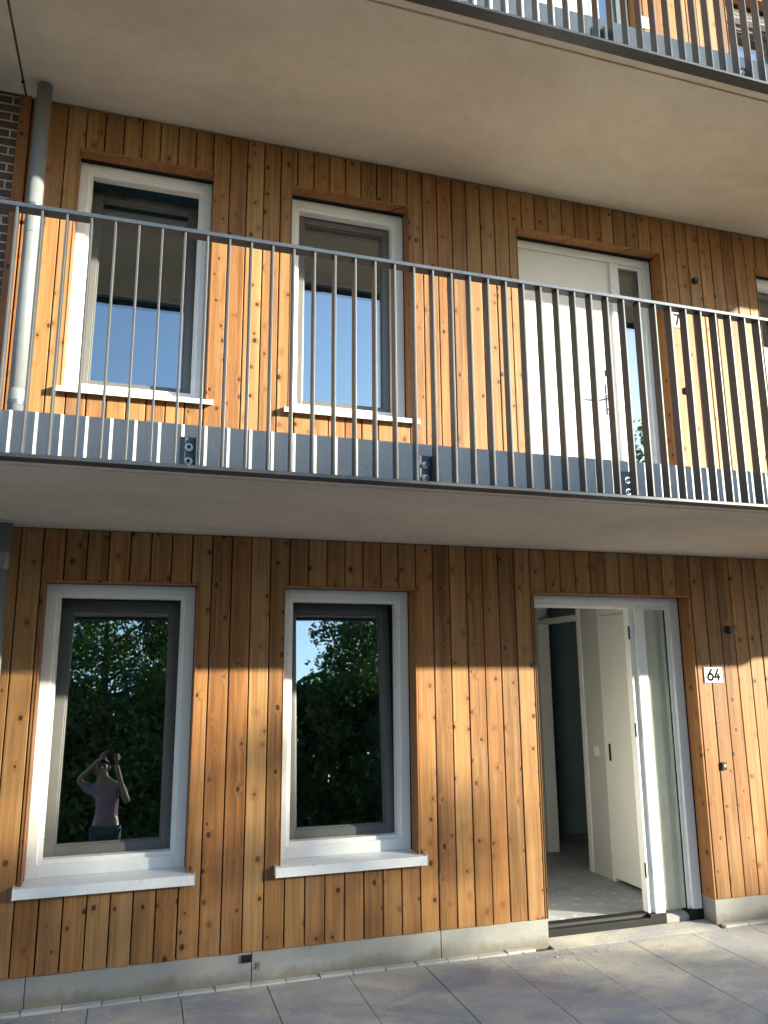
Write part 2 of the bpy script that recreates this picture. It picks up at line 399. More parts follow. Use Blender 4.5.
def window(x0, x1, zt, zb, tilt, parent, label, stay=False):
    """white frame (the part) with grey sash, pane, sill, reveal lining as sub-parts; the sash is tipped inwards about its foot"""
    lip = .062 if zb < 1 else .040; fx0, fx1, fz1, fz0 = x0+.001, x1-.014, zt-.008, zb
    b = MB(); y = FY
    iz0, iz1, ix0, ix1 = fz0+.072, fz1-.060, fx0+.060, fx1-.064
    b.box(fx0, ix0, y, y+.085, fz0, fz1); b.box(ix1, fx1, y, y+.085, fz0, fz1)
    b.box(ix0, ix1, y+.0005, y+.085, iz1, fz1-.0005); b.box(ix0, ix1, y+.0005, y+.085, fz0+.0005, iz0)
    # inner stop, set back
    s = .024; jx0, jx1, jz0, jz1 = ix0+s, ix1-s, iz0+s, iz1-s
    b.box(ix0-.002, jx0, y+.016, y+.083, iz0-.002, iz1+.002); b.box(jx1, ix1+.002, y+.016, y+.083, iz0-.002, iz1+.002)
    b.box(jx0-.001, jx1+.001, y+.0165, y+.0825, jz1, iz1+.001); b.box(jx0-.001, jx1+.001, y+.0165, y+.0825, iz0-.001, jz0)
    fr = b.build('window', M['white'], parent, bevel=.003)
    if label: fr['label'] = label
    # sash: local origin at its foot
    hz, hy = jz0-.012, y+.090
    sx0, sx1, sh = jx0-.012, jx1+.012, jz1-jz0+.024
    w = .066; b = MB(); d = .066
    b.box(sx0, sx0+w, 0, d, 0, sh); b.box(sx1-w, sx1, 0, d, 0, sh)
    b.box(sx0+w, sx1-w, .0005, d, 0.0005, w); b.box(sx0+w, sx1-w, .0005, d, sh-w, sh-.0005)
    bead = .010
    b.box(sx0+w-.001, sx0+w+bead, .016, d-.004, w-.001, sh-w+.001); b.box(sx1-w-bead, sx1-w+.001, .016, d-.004, w-.001, sh-w+.001)
    b.box(sx0+w+bead, sx1-w-bead, .0165, d-.004, w-.001, w+bead); b.box(sx0+w+bead, sx1-w-bead, .0165, d-.004, sh-w-bead, sh-w+.001)
    rot = (-tilt, 0, 0)
    b.build('sash', M['sash'], fr, bevel=.003, loc=(0, hy, hz), rot=rot)
    b = MB(); b.box(sx0+w+.002, sx1-w-.002, .026, .050, w+.002, sh-w-.002)
    b.build('pane', M['glass'], fr, loc=(0, hy, hz), rot=rot)
    # sill: sloping plate with a folded lip and end caps
    a0, a1 = x0-.030, x1+.030
    b = MB(); b.prism_x([(FY-.002, fz0+.002), (FY-.002, fz0-.010), (-.046, fz0-.018), (-.046, fz0-lip), (-.050, fz0-lip), (-.050, fz0-.007)], a0, a1)
    for xa, xb in ((a0-.004, a0), (a1, a1+.004)):
        b.prism_x([(.0-.001, fz0+.006), (.0-.001, fz0-lip+.014), (-.045, fz0-lip-.003), (-.052, fz0-lip-.003), (-.052, fz0-.002)], xa, xb)
    b.build('sill', M['alu'], fr, bevel=.0015)
    lining((x0, x1, fz0-.006, zt), False, fr)
    if stay:
        b = MB(); ty = math.sin(tilt)*sh
        b.tube([(fx0+.085, y+.07, jz1-.006), (fx0+.30, y+.082+ty*.97, jz1-.024)], .007, 8)
        b.build('stay_arm', M['black'], fr)
    return fr

def room(name, x0, x1, y0, y1, z0, z1, mat, holes_front=None, open_front=True, floor=None):
    """inside faces of a room: thin slabs for floor, ceiling, back and side walls"""
    b = MB(); t = .05
    b.box(x0, x1, y1, y1+t, z0, z1); b.box(x0-t, x0, y0, y1+t, z0, z1); b.box(x1, x1+t, y0, y1+t, z0, z1)
    b.box(x0-t, x1+t, y0, y1+t, z1, z1+t)
    b.cur = 1; b.box(x0-t, x1+t, y0, y1+t, z0-t, z0)
    return b.build(name, [mat, floor or M['screed']], bld)

# ------------------------------------------------------------------ walls, storey by storey
def storey(k):
    dz = k*FH
    zlo = [.172, S1+.012, S2+.012][k]; zhi = [Z1-.004, Z2-.004, S2+FH-.2][k]
    dh = HEAD + dz - (.018 if k else 0)
    holes = []
    wins = list(WIN) if k < 2 else []
    if k: wins.append(W3)
    for (a, c) in wins: holes.append((a, c, SILL+dz-.012, HEAD+dz))
    dbot = 0 if k == 0 else zlo-.02
    holes.append((DOOR[0], DOOR[1], dbot, dh))
    pitch, ph = ((.1253, .800), (.1212, .0851), (.1212, .0851))[k]
    x0 = -.868 if k == 0 else -.868
    cl = cladding('timber_cladding', x0, XR, zlo, zhi, holes, pitch, ph, bld)
    cl['label'] = ['ground floor boarding, weathered orange-brown upright boards with knots', 'first floor boarding behind the long railing, sunlit upright boards', 'second floor boarding above the upper gallery'][k]
    b = MB(); holed(b, -.95, XR, .028, .30, [.0, S1-.1, S2-.1][k], zhi+.01, [(h[0]-.002, h[1]+.002, h[2]-.03 if h[2] > zlo else 0, h[3]+.002) for h in holes])
    b.build('wall_core', M['membrane'], bld)
    return holes, dh

for k in range(3):
    holes, dh = storey(k)
    dz = k*FH
    if k < 2:
        window(*WIN[0], HEAD+dz, SILL+dz, [R(5.2), R(4.2)][k], bld,
               ['tipped ground floor window reflecting the photographer and dark trees', 'tipped first floor window by the drainpipe, blue sky in its lower half'][k], stay=(k == 1))
        window(*WIN[1], HEAD+dz, SILL+dz, [R(5.0), R(0.)][k], bld,
               ['tipped ground floor window nearer the open entrance', 'closed first floor window reflecting pale blue sky'][k])
    if k: window(*W3, HEAD+dz, SILL+dz, 0, bld, ['', 'first floor window right of the white door', 'second floor window above the upper gallery'][k])

# corner board, brick wall left of the cladding
for z0, z1 in ((.172, Z1-.004), (S1+.012, Z2-.004), (S2+.012, S2+FH-.2)):
    b = MB(); b.box(-.943, -.874, -.012, .022, z0, z1)
    b.build('corner_board', M['reveal'], bld, bevel=.003)
b = MB(); b.box(XL, -.9455, -.004, .30, 0, S2+FH-.2); b.build('brick_wall', M['brick'], bld)
b = MB(); b.box(XL-.2, XR+.2, -.10, 6.3, S2+FH-.2+.012, S2+FH+.05); b.build('roof', M['roof'], bld)
b = MB(); b.box(XR, XR+.2, .03, 6.0, 0, S2+FH-.2); b.box(XL-.2, XL, .0, 6.0, 0, S2+FH-.2); b.box(XL-.2, XR+.2, 6.0, 6.2, 0, S2+FH-.2)
b.build('outer_wall', M['brick'], bld)

# plinth
def plinth(x0, x1, joints):
    b = MB(); xs = [x0]+joints+[x1]
    for a, c in zip(xs, xs[1:]): b.box(a+.002, c-.002, .010, .16, -.1, .178)
    return b.build('plinth', M['plinth'], bld, bevel=.003)
plinth(-.94, 2.706, [-.494, .738, 1.939]); plinth(4.044, XR, [4.72, 5.9])
for x in (.712, 4.70):
    b = MB(); b.box(x-.034, x+.022, -.002, .03, .118, .158)
    for i in range(4): b.box(x-.031, x+.019, -.005, -.002, .122+i*.0095, .127+i*.0095)
    b.build('weep_vent', M['black'], bld)
b = MB(); b.box(.766, .786, .002, .010, .075, .110); b.tube([(.776, .003, .092), (.776, -.012, .090), (.760, -.014, .086)], .003, 8)
b.build('earthing_clip', M['chrome'], bld)

# ------------------------------------------------------------------ gallery slabs
def slab(x0, x1, yf, zb, zt, yback=.0265):
    b = MB(); g = yf+.060
    b.prism_x([(yback, zb), (yback, zt), (yf, zt), (yf, zb), (g, zb), (g, zb+.013), (g+.016, zb+.013), (g+.016, zb)], x0, x1)
    o = b.build('gallery_slab', [M['soffit'], M['fascia']], bld, bevel=.004)
    for p in o.data.polygons:
        if p.normal.y < -.9 and abs(p.center.y - yf) < .01: p.material_index = 1
    return o
for x0, x1 in ((XL-.2, -.9195), (-.9055, XR+.2)):
    o = slab(x0, x1, -1.592, Z1, S1); o['label'] = 'lower gallery slab of grey concrete'
    o = slab(x0, x1, -1.465, Z2, S2); o['label'] = 'upper gallery slab with brownish concrete underside'
b = MB(); b.tube([(-.914, -.135, Z2-.0005), (-.914, -.135, Z2-.006)], .012, 12); b.build('drain_hole', M['black'], bld)

# ------------------------------------------------------------------ railings
def railing(yf, yslab, zbot, ztop, pitch, phase, brk, label):
    r = empty('balcony_railing', (0, yf, zbot)); r['label'] = label
    tag(r, label, 'railing', 'steel gallery railings')
    d = .060
    b = MB(); b.box(XL, XR, 0, d, ztop-.020-zbot, ztop-zbot); b.build('handrail', M['handrail'], r, bevel=.0025)
    gp = yslab-yf; b = MB(); b.box(XL, XR, 0, gp-.030, 0, .018); b.box(XL, XR, gp-.030, gp-.002, .0135, .0195); b.box(XL, XR, gp-.010, gp-.002, .0195, .034); b.build('bottom_rail', M['shaded_footrail'], r, bevel=.0025)  # rear strip and upstand are added, unseen, to block sun slipping behind the rail
    k0 = math.ceil((XL+.05-phase)/pitch); first = None
    k = k0
    while phase + k*pitch < XR-.05 and k-k0 < 99:
        x = phase+k*pitch
        if first is None:
            b = MB(); b.box(-.005, .005, .003, d-.003, .0185, ztop-.0205-zbot); first = b.build('baluster', M['bar'], r, bevel=.0015); o = first
        else:
            o = first.copy(); COL.objects.link(o); o.parent = r
        o.location = (x, 0, 0); k += 1
    bp = None
    for x in brk:
        if bp is None:
            d = gp-.021; b = MB(); b.box(-.038, .038, d+.010, d+.020, .0195, .170); b.box(.029, .038, d-.020, d+.010, .0195, .168); b.box(-.030, .030, d+.020, d+.030, .06, .16)
            bp = b.build('bracket', M['plate'], r, bevel=.002)
            for zz in (.058, .122):
                b = MB(); yb = d+.0099
                b.tube([(0, yb, zz), (0, yb-.004, zz)], .0185, 20)
                b.tube([(0, yb-.004, zz), (0, yb-.013, zz)], [.0125, .011], 6)
                b.cur = 1; b.tube([(0, yb-.0125, zz), (0, yb-.0137, zz)], .0085, 10)
                b.build('bolt', [M['bolt'], M['black']], bp)
            q = bp
        else: q = copy_tree(bp, r)
        q.location = (x, 0, 0)
    return r
railing(-1.700, -1.592, 2.653, 3.787, .1006, -.5976, [-2.13, -.965, .168, 1.288, 2.430, 3.560, 4.70, 5.83], 'long railing of upright flat bars at first floor level')
railing(-1.560, -1.465, 5.556, 6.690, .1050, 3.228, [-1.96, -.82, .32, 1.46, 2.535, 3.640, 4.76, 5.88], 'upper railing at the top right, seen from below')

# ------------------------------------------------------------------ doors
def door_frame(dz, top, bot, name):
    x0, x1 = DOOR[0]+.006, DOOR[1]-.012; y = FY; b = MB()
    lx, mx0, mx1, rx = x0+.062, 3.638, 3.720, 3.957
    b.box(x0, lx, y, y+.09, bot, top-.008); b.box(mx0, mx1, y, y+.09, bot, top-.080); b.box(rx, x1, y, y+.09, bot, top-.008)
    b.box(lx, rx, y+.0005, y+.0895, top-.079, top-.0085)
    # rebates, set back
    b.box(lx-.002, lx+.016, y+.022, y+.088, bot, top-.079); b.box(mx0-.046, mx0+.002, y+.022, y+.088, bot, top-.079)
    b.box(lx+.016, mx0-.046, y+.0225, y+.0875, top-.094, top-.078)
    b.box(rx-.028, rx+.002, y+.022, y+.088, bot, top-.079)
    b.box(mx1-.002, mx1+.010, y+.022, y+.088, bot, top-.079)
    b.box(mx1+.010, rx-.028, y+.0225, y+.0875, top-.100, top-.078)
    f = b.build(name, M['white'], bld, bevel=.003)
    b = MB(); b.box(mx1+.008, rx-.026, y+.040, y+.064, bot+.004, top-.098)
    b.build('sidelight_pane', M['sideglass'] if dz == 0 else M['glass'], f)
    b = MB(); w = .005
    b.box(rx-.034, rx-.028, y+.030, y+.040, bot+.004, top-.1); b.box(mx1+.010, mx1+.015, y+.030, y+.040, bot+.004, top-.1)
    b.build('glazing_gasket', M['gasket'], f)
    lining((DOOR[0], DOOR[1], max(bot, .174) if dz == 0 else bot, top), False, f)
    return f, (lx, mx0, mx1, rx, x0, x1)

# ground floor entrance, standing open
f, (lx, mx0, mx1, rx, fx0, fx1) = door_frame(0, HEAD, .082, 'front_door')
f['label'] = 'open ground floor entrance with white frame and narrow glass sidelight'
b = MB()
b.prism_x([(FY-.004, .004), (FY-.004, .055), (FY+.030, .060), (FY+.034, .078), (FY+.11, .078), (FY+.11, .004)], fx0, mx0-.004)
b.build('threshold', M['black'], f, bevel=.002)
b = MB()
b.prism_x([(FY+.012, .004), (FY+.012, .042), (FY+.040, .058), (FY+.11, .062), (FY+.11, .004)], mx1+.004, rx-.004)
b.build('threshold', M['paver'], f, bevel=.003)
for a, c in ((mx0-.050, mx1+.004), (rx-.034, fx1+.004), (fx0-.002, fx0+.060)):
    b = MB(); b.box(a, c, FY-.002, FY+.092, .004, .081); b.build('post_foot', M['black'], f, bevel=.003)
for zz in (.32, 1.30, 2.02):
    b = MB(); b.tube([(mx0-.049, FY+.020, zz), (mx0-.049, FY+.020, zz+.10)], .007, 8); b.build('hinge', M['black'], f)
# the leaf is swung right back against the left wall of the hall
b = MB(); b.box(-.025, .025, 0, .865, .012, 2.155)
lf = b.build('leaf', M['cream'], f, bevel=.002, loc=(2.800, .235, .085), rot=(0, 0, R(4)))
b = MB(); b.tube([(.026, .80, .95), (.070, .80, .95), (.072, .68, .95)], .009, 10); b.box(.025, .030, .785, .815, .84, 1.06)
b.build('handle', M['chrome'], f, loc=(2.800, .235, .085), rot=(0, 0, R(4)))

def closed_door(k):
    dz = k*FH; top = HEAD+dz-.018; bot = SB = [0, S1, S2][k]+.03
    f, (lx, mx0, mx1, rx, fx0, fx1) = door_frame(dz, top, bot, 'front_door')
    f['label'] = ['', 'closed white first floor door with narrow sidelight behind the long railing', 'closed white second floor door at the top right'][k]
    b = MB(); b.box(lx+.003, mx0-.035, FY+.008, FY+.060, bot+.006, top-.084)
    b.build('leaf', M['cream'], f, bevel=.002)
    b = MB(); hx, hz = mx0-.095, bot+1.03
    b.box(hx-.018, hx+.018, FY-.002, FY+.008, hz-.13, hz+.13)
    b.tube([(hx, FY-.002, hz+.01), (hx, FY-.048, hz+.01), (hx-.012, FY-.056, hz+.01), (hx-.125, FY-.056, hz+.01)], .0095, 12)
    b.tube([(hx, FY-.002, hz-.085), (hx, FY-.010, hz-.085)], .011, 16)
    b.build('handle', M['chrome'], f, bevel=.001)
    b = MB(); b.box(hx-.013, hx+.013, FY-.001, FY+.008, hz+.20, hz+.25); b.build('lock_plate', M['black'], f, bevel=.002)
    b = MB(); b.prism_x([(FY-.03, bot-.025), (FY-.03, bot-.012), (FY+.09, bot-.001), (FY+.09, bot-.025)], fx0, fx1); b.build('threshold', M['fascia'], f)
closed_door(1); closed_door(2)

# ------------------------------------------------------------------ rooms behind
HX = 3.930                   # right wall of the hall
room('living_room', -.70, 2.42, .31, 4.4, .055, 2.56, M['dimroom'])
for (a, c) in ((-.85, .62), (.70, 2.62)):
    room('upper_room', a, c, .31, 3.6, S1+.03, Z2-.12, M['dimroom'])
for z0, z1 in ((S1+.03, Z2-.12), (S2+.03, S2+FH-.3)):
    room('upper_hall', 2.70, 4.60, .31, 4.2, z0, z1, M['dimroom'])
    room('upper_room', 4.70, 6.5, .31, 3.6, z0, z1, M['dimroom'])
# hall: floor, ceiling, left wall, right wall with a meter cupboard and a doorway into an unlit room
b = MB(); b.box(2.50, 6.20, .228, 5.2, -.05, .055); b.build('hall_floor', M['screed'], bld)
b = MB(); b.box(2.50, 6.20, .301, 5.2, 2.48, 2.55); b.build('hall_ceiling', M['plaster'], bld)
b = MB(); b.box(2.60, 2.69, .301, 5.2, .055, 2.48); b.box(2.69, HX, 5.1, 5.2, .055, 2.48)
holed2 = [(.46, 1.055), (1.43, 2.23)]
b.box(HX, HX+.10, .301, .40, .055, 2.48); b.box(HX, HX+.10, 1.08, 1.43, .055, 2.48); b.box(HX, HX+.10, 2.23, 5.1, .055, 2.48)
b.box(HX, HX+.10, .40, 1.08, 2.27, 2.48)
b.build('hall_wall', M['plaster'], bld)
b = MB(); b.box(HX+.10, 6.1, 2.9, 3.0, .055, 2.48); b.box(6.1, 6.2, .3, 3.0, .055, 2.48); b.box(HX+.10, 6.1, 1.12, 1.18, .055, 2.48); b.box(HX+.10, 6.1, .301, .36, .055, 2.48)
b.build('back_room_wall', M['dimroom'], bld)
b = MB()
b.box(HX-.012, HX+.112, 1.402, 1.462, .055, 2.478); b.box(HX-.012, HX+.112, 2.20, 2.26, .055, 2.478); b.box(HX-.0115, HX+.111, 1.462, 2.20, 2.255, 2.305)
b.build('inner_door_frame', M['white'], bld, bevel=.003)
b = MB(); b.box(HX-.012, HX+.05, .395, .455, .055, 2.33); b.box(HX-.012, HX+.05, 1.062, 1.105, .055, 2.33); b.box(HX-.0115, HX+.05, .455, 1.062, 2.265, 2.33)
b.build('inner_door_frame', M['white'], bld, bevel=.003)
b = MB(); b.box(HX-.016, HX+.024, .459, 1.058, .088, 2.261)
cup = b.build('inner_door', M['cream'], bld, bevel=.002)
b = MB(); b.box(HX-.022, HX-.016, 1.005, 1.030, 1.03, 1.17); b.build('lock_plate', M['black'], cup)
for zz in (.30, 1.05, 1.95):
    b = MB(); b.tube([(HX-.020, .456, zz), (HX-.020, .456, zz+.09)], .007, 8); b.build('hinge', M['black'], cup)
b = MB(); b.box(HX-.012, HX, 1.21, 1.28, 1.05, 1.13); b.box(HX-.018, HX-.012, 1.22, 1.27, 1.06, 1.12); b.build('light_switch', M['white'], bld, bevel=.002)

# ------------------------------------------------------------------ small things on the wall
def pipe(z0, z1, joints, label):
    r = empty('drainpipe', (-.777, -.150, z0)); tag(r, label, 'drainpipe', 'grey drainpipes')
    b = MB(); b.tube([(0, 0, 0), (0, 0, z1-z0)], .047, 32); o = b.build('pipe', M['pipe'], r, smooth=True)
    o.data.polygons[-1].use_smooth = False; o.data.polygons[-2].use_smooth = False
    for z in joints:
        b = MB(); b.tube([(0, 0, z-z0-.05), (0, 0, z-z0-.045), (0, 0, z-z0+.045), (0, 0, z-z0+.05)], [.0471, .0486, .0486, .0471], 32)
        b.build('socket', M['pipe'], r, smooth=True)
    b = MB(); b.tube([(0, 0, z1-z0-.012), (0, 0, z1-z0-.0005)], [.054, .058], 32); b.build('collar', M['pipering'], r, smooth=True)
    for z in (z0+.5, z1-.9):
        b = MB(); b.tube([(0, 0, z-z0-.012), (0, 0, z-z0+.012)], .0495, 32); b.box(-.012, .012, .045, .149, z-z0-.010, z-z0+.010)
        b.build('pipe_clip', M['plate'], r)
    return r
pipe(S1+.001, Z2, [4.55, 3.42], 'grey drainpipe beside the first floor windows, between the galleries')
pipe(-.02, Z1, [2.43, 1.3], 'grey drainpipe at the left edge below the lower gallery')

def digit_strokes(b, pts, w, y):
    for (xa, za), (xb, zb) in zip(pts, pts[1:]):
        d = Vector((xb-xa, zb-za)); L = d.length
        if L < 1e-6: continue
        d /= L; n = Vector((-d.y, d.x))*w/2; e = d*w*.35
        P = [(xa-e.x+n.x, za-e.y+n.y), (xa-e.x-n.x, za-e.y-n.y), (xb+e.x-n.x, zb+e.y-n.y), (xb+e.x+n.x, zb+e.y+n.y)]
        b.prism_y(P, y-.0016, y)
def six(x, z, h):
    r = h*.29; pts = []
    pts.append((x+r*.55, z+h)); pts.append((x-r*.35, z+h*.63)); pts.append((x-r*.86, z+h*.42))
    for i in range(25):
        a = math.pi*.83 + 2*math.pi*i/24; pts.append((x+r*math.cos(a), z+r+r*math.sin(a)))
    return [pts]
def four(x, z, h):
    w = h*.56
    return [[(x+w*.22, z+h), (x-w*.5, z+h*.28), (x+w*.52, z+h*.28)], [(x+w*.22, z+h*.56), (x+w*.22, z)]]
def seven(x, z, h):
    w = h*.5
    return [[(x-w*.5, z+h), (x+w*.5, z+h), (x-w*.12, z)]]
def sign(x0, z0, w, h, glyphs, label, ink):
    r = empty('house_number_sign', (x0, -.004, z0)); tag(r, label, 'sign', 'white house number signs')
    b = MB(); b.box(0, w, -.004, .002, 0, h); b.build('plate', M['sign'], r, bevel=.0015)
    for g in glyphs:
        b = MB(); 
        for i, st in enumerate(g): digit_strokes(b, st, (.0135 if len(glyphs) > 1 else .017), -.0042-i*.0006)
        b.build('digit', ink, r)
sign(4.113, 1.690, .166, .117, [six(.054, .021, .078), four(.116, .021, .078)], 'white plate with black number 64 right of the open entrance', M['ink'])
sign(4.100, 4.582, .150, .150, [seven(.050, .026, .088)], 'white plate with a 7 behind the railing, beside the first floor door', M['greyink'])
sign(4.060, 7.490, .115, .125, [], 'small white plate beside the second floor door at the top', M['greyink'])

def lampbox(x, z, label):
    r = empty('wall_light_fitting', (x, -.003, z)); tag(r, label, 'light fitting', 'black round light fittings without lamps')
    b = MB(); b.tube([(0, 0, 0), (0, -.012, 0), (0, -.020, 0)], [.030, .030, .024], 24); b.build('rosette', M['black'], r)
    b = MB(); b.tube([(.004, -.020, .004), (.006, -.045, .012), (.012, -.052, -.012), (.008, -.046, -.040)], .0035, 8); b.tube([(-.006, -.020, 0), (-.012, -.040, .008), (-.016, -.046, -.020)], .0035, 8)
    b.build('cable', M['pipe'], r)
lampbox(4.378, 2.090, 'black cable stub on the boards above the number 64')
lampbox(4.372, 5.040, 'black cable stub high on the first floor boards')
def bell(x, z, label):
    r = empty('doorbell', (x, -.003, z)); tag(r, label, 'doorbell', 'black doorbells')
    b = MB(); b.box(-.022, .022, -.014, .002, -.028, .028); b.build('housing', M['black'], r, bevel=.004)
    b = MB(); b.tube([(.002, -.0138, .003), (.002, -.019, .003)], [.011, .009], 20); b.build('button', M['sign'], r)
bell(4.214, 1.083, 'small black doorbell with white button below the number 64')
bell(4.187, 4.030, 'small black doorbell behind the railing, right of the first floor door')

# ------------------------------------------------------------------ ground
b = MB(); T = .49; X0 = .331
for i in range(-9, 15):
    for j in range(0, 5):
        x = X0+i*T; y1 = -.049-j*.98; dzz = random.uniform(-.0018, .0018)
        b.box(x+.0025, x+T-.0025, y1-.9755, y1-.0025, -.06, dzz)
tag(b.build('paving', M['paver'], bevel=.0015), kind='structure')
b = MB(); b.box(-4.2, 7.4, -5.1, .30, -.09, -.010); tag(b.build('paving_bed', M['sandbed']), kind='structure')
b = MB(); x = -.296-12*.2055
while x + .2035 < 2.76:
    b.box(x+.002, x+.2035, -.045+random.uniform(-.002, .002), .008, -.06, .010+random.uniform(-.003, .003)); x += .2055
x = 4.075
while x < XR:
    b.box(x+.002, x+.2035, -.045+random.uniform(-.002, .002), .008, -.06, .008+random.uniform(-.003, .003)); x += .2055
tag(b.build('edging', M['edging'], bevel=.003), kind='structure')
# mortar ledge in front of the entrance
b = MB(); b.prism_x([(-.047, -.02), (-.047, -.002), (.03, .006), (.133, .012), (.133, -.02)], 2.712, 4.040); tag(b.build('mortar_bed', M['paver'], bevel=.004), kind='structure')
b = MB(); b.box(-60, 60, -11.2, -4.96, -.3, -.05); tag(b.build('path', M['bounce_gravel']), kind='structure')  # unseen pale path, added to bounce light up onto the soffits
b = MB(); s = 400; b.box(-s, s, -s, s, -.5, -.095); tag(b.build('lawn', M['lawn']), kind='structure')

rg = random.Random(21); b = MB()
for i in range(700):
    if i % 3: x, y = rg.gauss(3.1, .55), -abs(rg.gauss(.0, .32))-.05
    else: x, y = rg.uniform(-.8, 4.6), -.02-abs(rg.gauss(0, .35))
    r = rg.uniform(.0015, .0055)*(1.6 if rg.random() < .06 else 1); a = rg.uniform(0, 3)
    c, sn = math.cos(a)*r, math.sin(a)*r
    b.add([(x+c, y+sn, .0015), (x-sn, y+c, .0015), (x-c, y-sn, .0015), (x+sn, y-c, .0015), (x+rg.uniform(-.4, .4)*r, y, .0015+r*rg.uniform(.5, 1.1))], [(0, 1, 4), (1, 2, 4), (2, 3, 4), (3, 0, 4), (3, 2, 1, 0)])
tag(b.build('rubble_crumbs', M['edging']), kind='stuff')

# ------------------------------------------------------------------ trees and hedge behind the photographer
def make_tree(name, h, rad, crown0, nclump, per, leaf, mat, seed, label, shape='round', fork=4):
    rg = random.Random(seed); t = empty(name); tag(t, label, 'tree', 'trees across the path')
    b = MB(); top = Vector((rg.uniform(-.3, .3), rg.uniform(-.3, .3), h*.86))
    tips = []
    pts = [Vector((0, 0, -.1)), Vector((.03, .02, h*.18)), Vector((top.x*.4, top.y*.4, h*.45)), top]
    b.tube(pts, [.17*h/7, .13*h/7, .085*h/7, .02], 10)
    for i in range(fork*3):
        f = rg.uniform(.22, .8); z = h*f; a = rg.uniform(0, 6.28)+i*2.4
        o = Vector((top.x*.5*f, top.y*.5*f, z)); L = rad*rg.uniform(.5, .95)*(1-.45*max(0, f-.45))
        e = o + Vector((math.cos(a)*L, math.sin(a)*L, L*rg.uniform(.25, .7)))
        m = (o+e)/2 + Vector((rg.uniform(-.1, .1), rg.uniform(-.1, .1), .1))
        b.tube([o, m, e], [.05*h/7*(1.15-f), .032*h/7*(1.15-f)+.005, .008], 6); tips.append((m, e))
    b.build('trunk', M['bark'], t, smooth=True)
    b = MB()
    for c in range(nclump):
        if c < len(tips)*2:
            cen = tips[c//2][c % 2]
        else:
            a = rg.uniform(0, 6.28); u = rg.uniform(0, 1); z = crown0 + (h-crown0)*u
            prof = math.sin(math.pi*min(1, .12+u*.86))**.7 if shape == 'round' else (1-u)**.8+.12
            rr = rad*prof*math.sqrt(rg.uniform(.1, 1)); cen = Vector((rr*math.cos(a), rr*math.sin(a), z))
        cr = rg.uniform(.28, .62)*rad/2.4
        for q in range(per):
            d = Vector((rg.gauss(0, 1), rg.gauss(0, 1), rg.gauss(0, .75))); d = d.normalized()*cr*rg.uniform(.2, 1)**.6
            p = cen+d; n = Vector((rg.gauss(0, 1), rg.gauss(0, 1), rg.gauss(.4, 1))).normalized()
            u_ = n.orthogonal().normalized(); u_.rotate(Matrix.Rotation(rg.uniform(0, 6.28), 3, n)); v_ = n.cross(u_)
            L = leaf*rg.uniform(.7, 1.35); W = L*.55
            b.add([p-u_*L*.5, p+v_*W*.5+n*L*.06, p+u_*L*.5, p-v_*W*.5+n*L*.06], [(0, 1, 2, 3)])
    b.build('crown', mat, t)
    return t
def place(t, x, y, rz, s=1, label=None, first=False):
    o = t if first else copy_tree(t)
    o.location = (x, y, -.09); o.rotation_euler = (0, 0, rz); o.scale = (s, s, s)
    if label: o['label'] = label
    return o
TA = make_tree('broadleaf_tree', 8.0, 2.7, 1.0, 420, 110, .13, M['leafa'], 3, 'dark bushy tree straight behind the photographer')
place(TA, -.6, -13.0, .3, 1.0, first=True)
place(TA, -5.0, -12.6, 2.0, 1.0, 'dark bushy tree left behind the photographer')
place(TA, 7.0, -14.2, 4.0, 1.0, 'dark bushy tree seen right in the reflection of the second ground window')
TB = make_tree('slender_tree', 8.6, 2.2, 3.2, 120, 55, .14, M['leafb'], 11, 'tall loose tree right of the bushy ones', fork=5)
place(TB, 12.8, -12.6, .5, 1.0, first=True)
place(TB, 18.6, -13.4, 2.5, 1.0, 'tall loose tree that throws dappled shade on the entrance')
place(TB, 26.4, -13.2, 4.3, 1.0, 'rightmost tall loose tree')
place(TB, 22.2, -14.6, 1.2, .97, 'tall loose tree a little behind its neighbours')
place(TB, 24.3, -11.8, 5.2, .86, 'shorter loose tree in front of the tall ones')
# hedge
rg = random.Random(5); h = empty('hedge', (0, -15.5, -.09)); tag(h, 'long dark hedge behind the trees', 'hedge')
b = MB()
for i in range(80000):
    x = rg.uniform(-12, 30); z = rg.uniform(.0, 1)*(4.5+.25*math.sin(x*1.3)+.2*math.sin(x*3.1)); y = rg.uniform(-.6, .6)
    n = Vector((rg.gauss(0, 1), rg.gauss(.5, 1), rg.gauss(.3, 1))).normalized(); u_ = n.orthogonal().normalized(); v_ = n.cross(u_); L = rg.uniform(.07, .16); p = Vector((x, y, z))
    b.add([p-u_*L, p+v_*L*.5, p+u_*L, p-v_*L*.5], [(0, 1, 2, 3)])
for i in range(9000):
    x = rg.uniform(-12, 30); z = rg.uniform(0, 4.2); y = rg.uniform(-.35, .35)
    n = Vector((rg.gauss(0, .4), rg.gauss(0, 1)+.6, rg.gauss(0, .4))).normalized(); u_ = n.orthogonal().normalized(); v_ = n.cross(u_); L = rg.uniform(.22, .36); p = Vector((x, y, z))
    b.add([p-u_*L, p+v_*L*.6, p+u_*L, p-v_*L*.6], [(0, 1, 2, 3)])
b.build('foliage', M['leafa'], h)
b = MB()
for i in range(56): b.tube([(-11.8+i*.75, rg.uniform(-.2, .2), 0), (-11.7+i*.75, rg.uniform(-.3, .3), 3.2)], [.04, .01], 6)
b.build('stem', M['bark'], h)

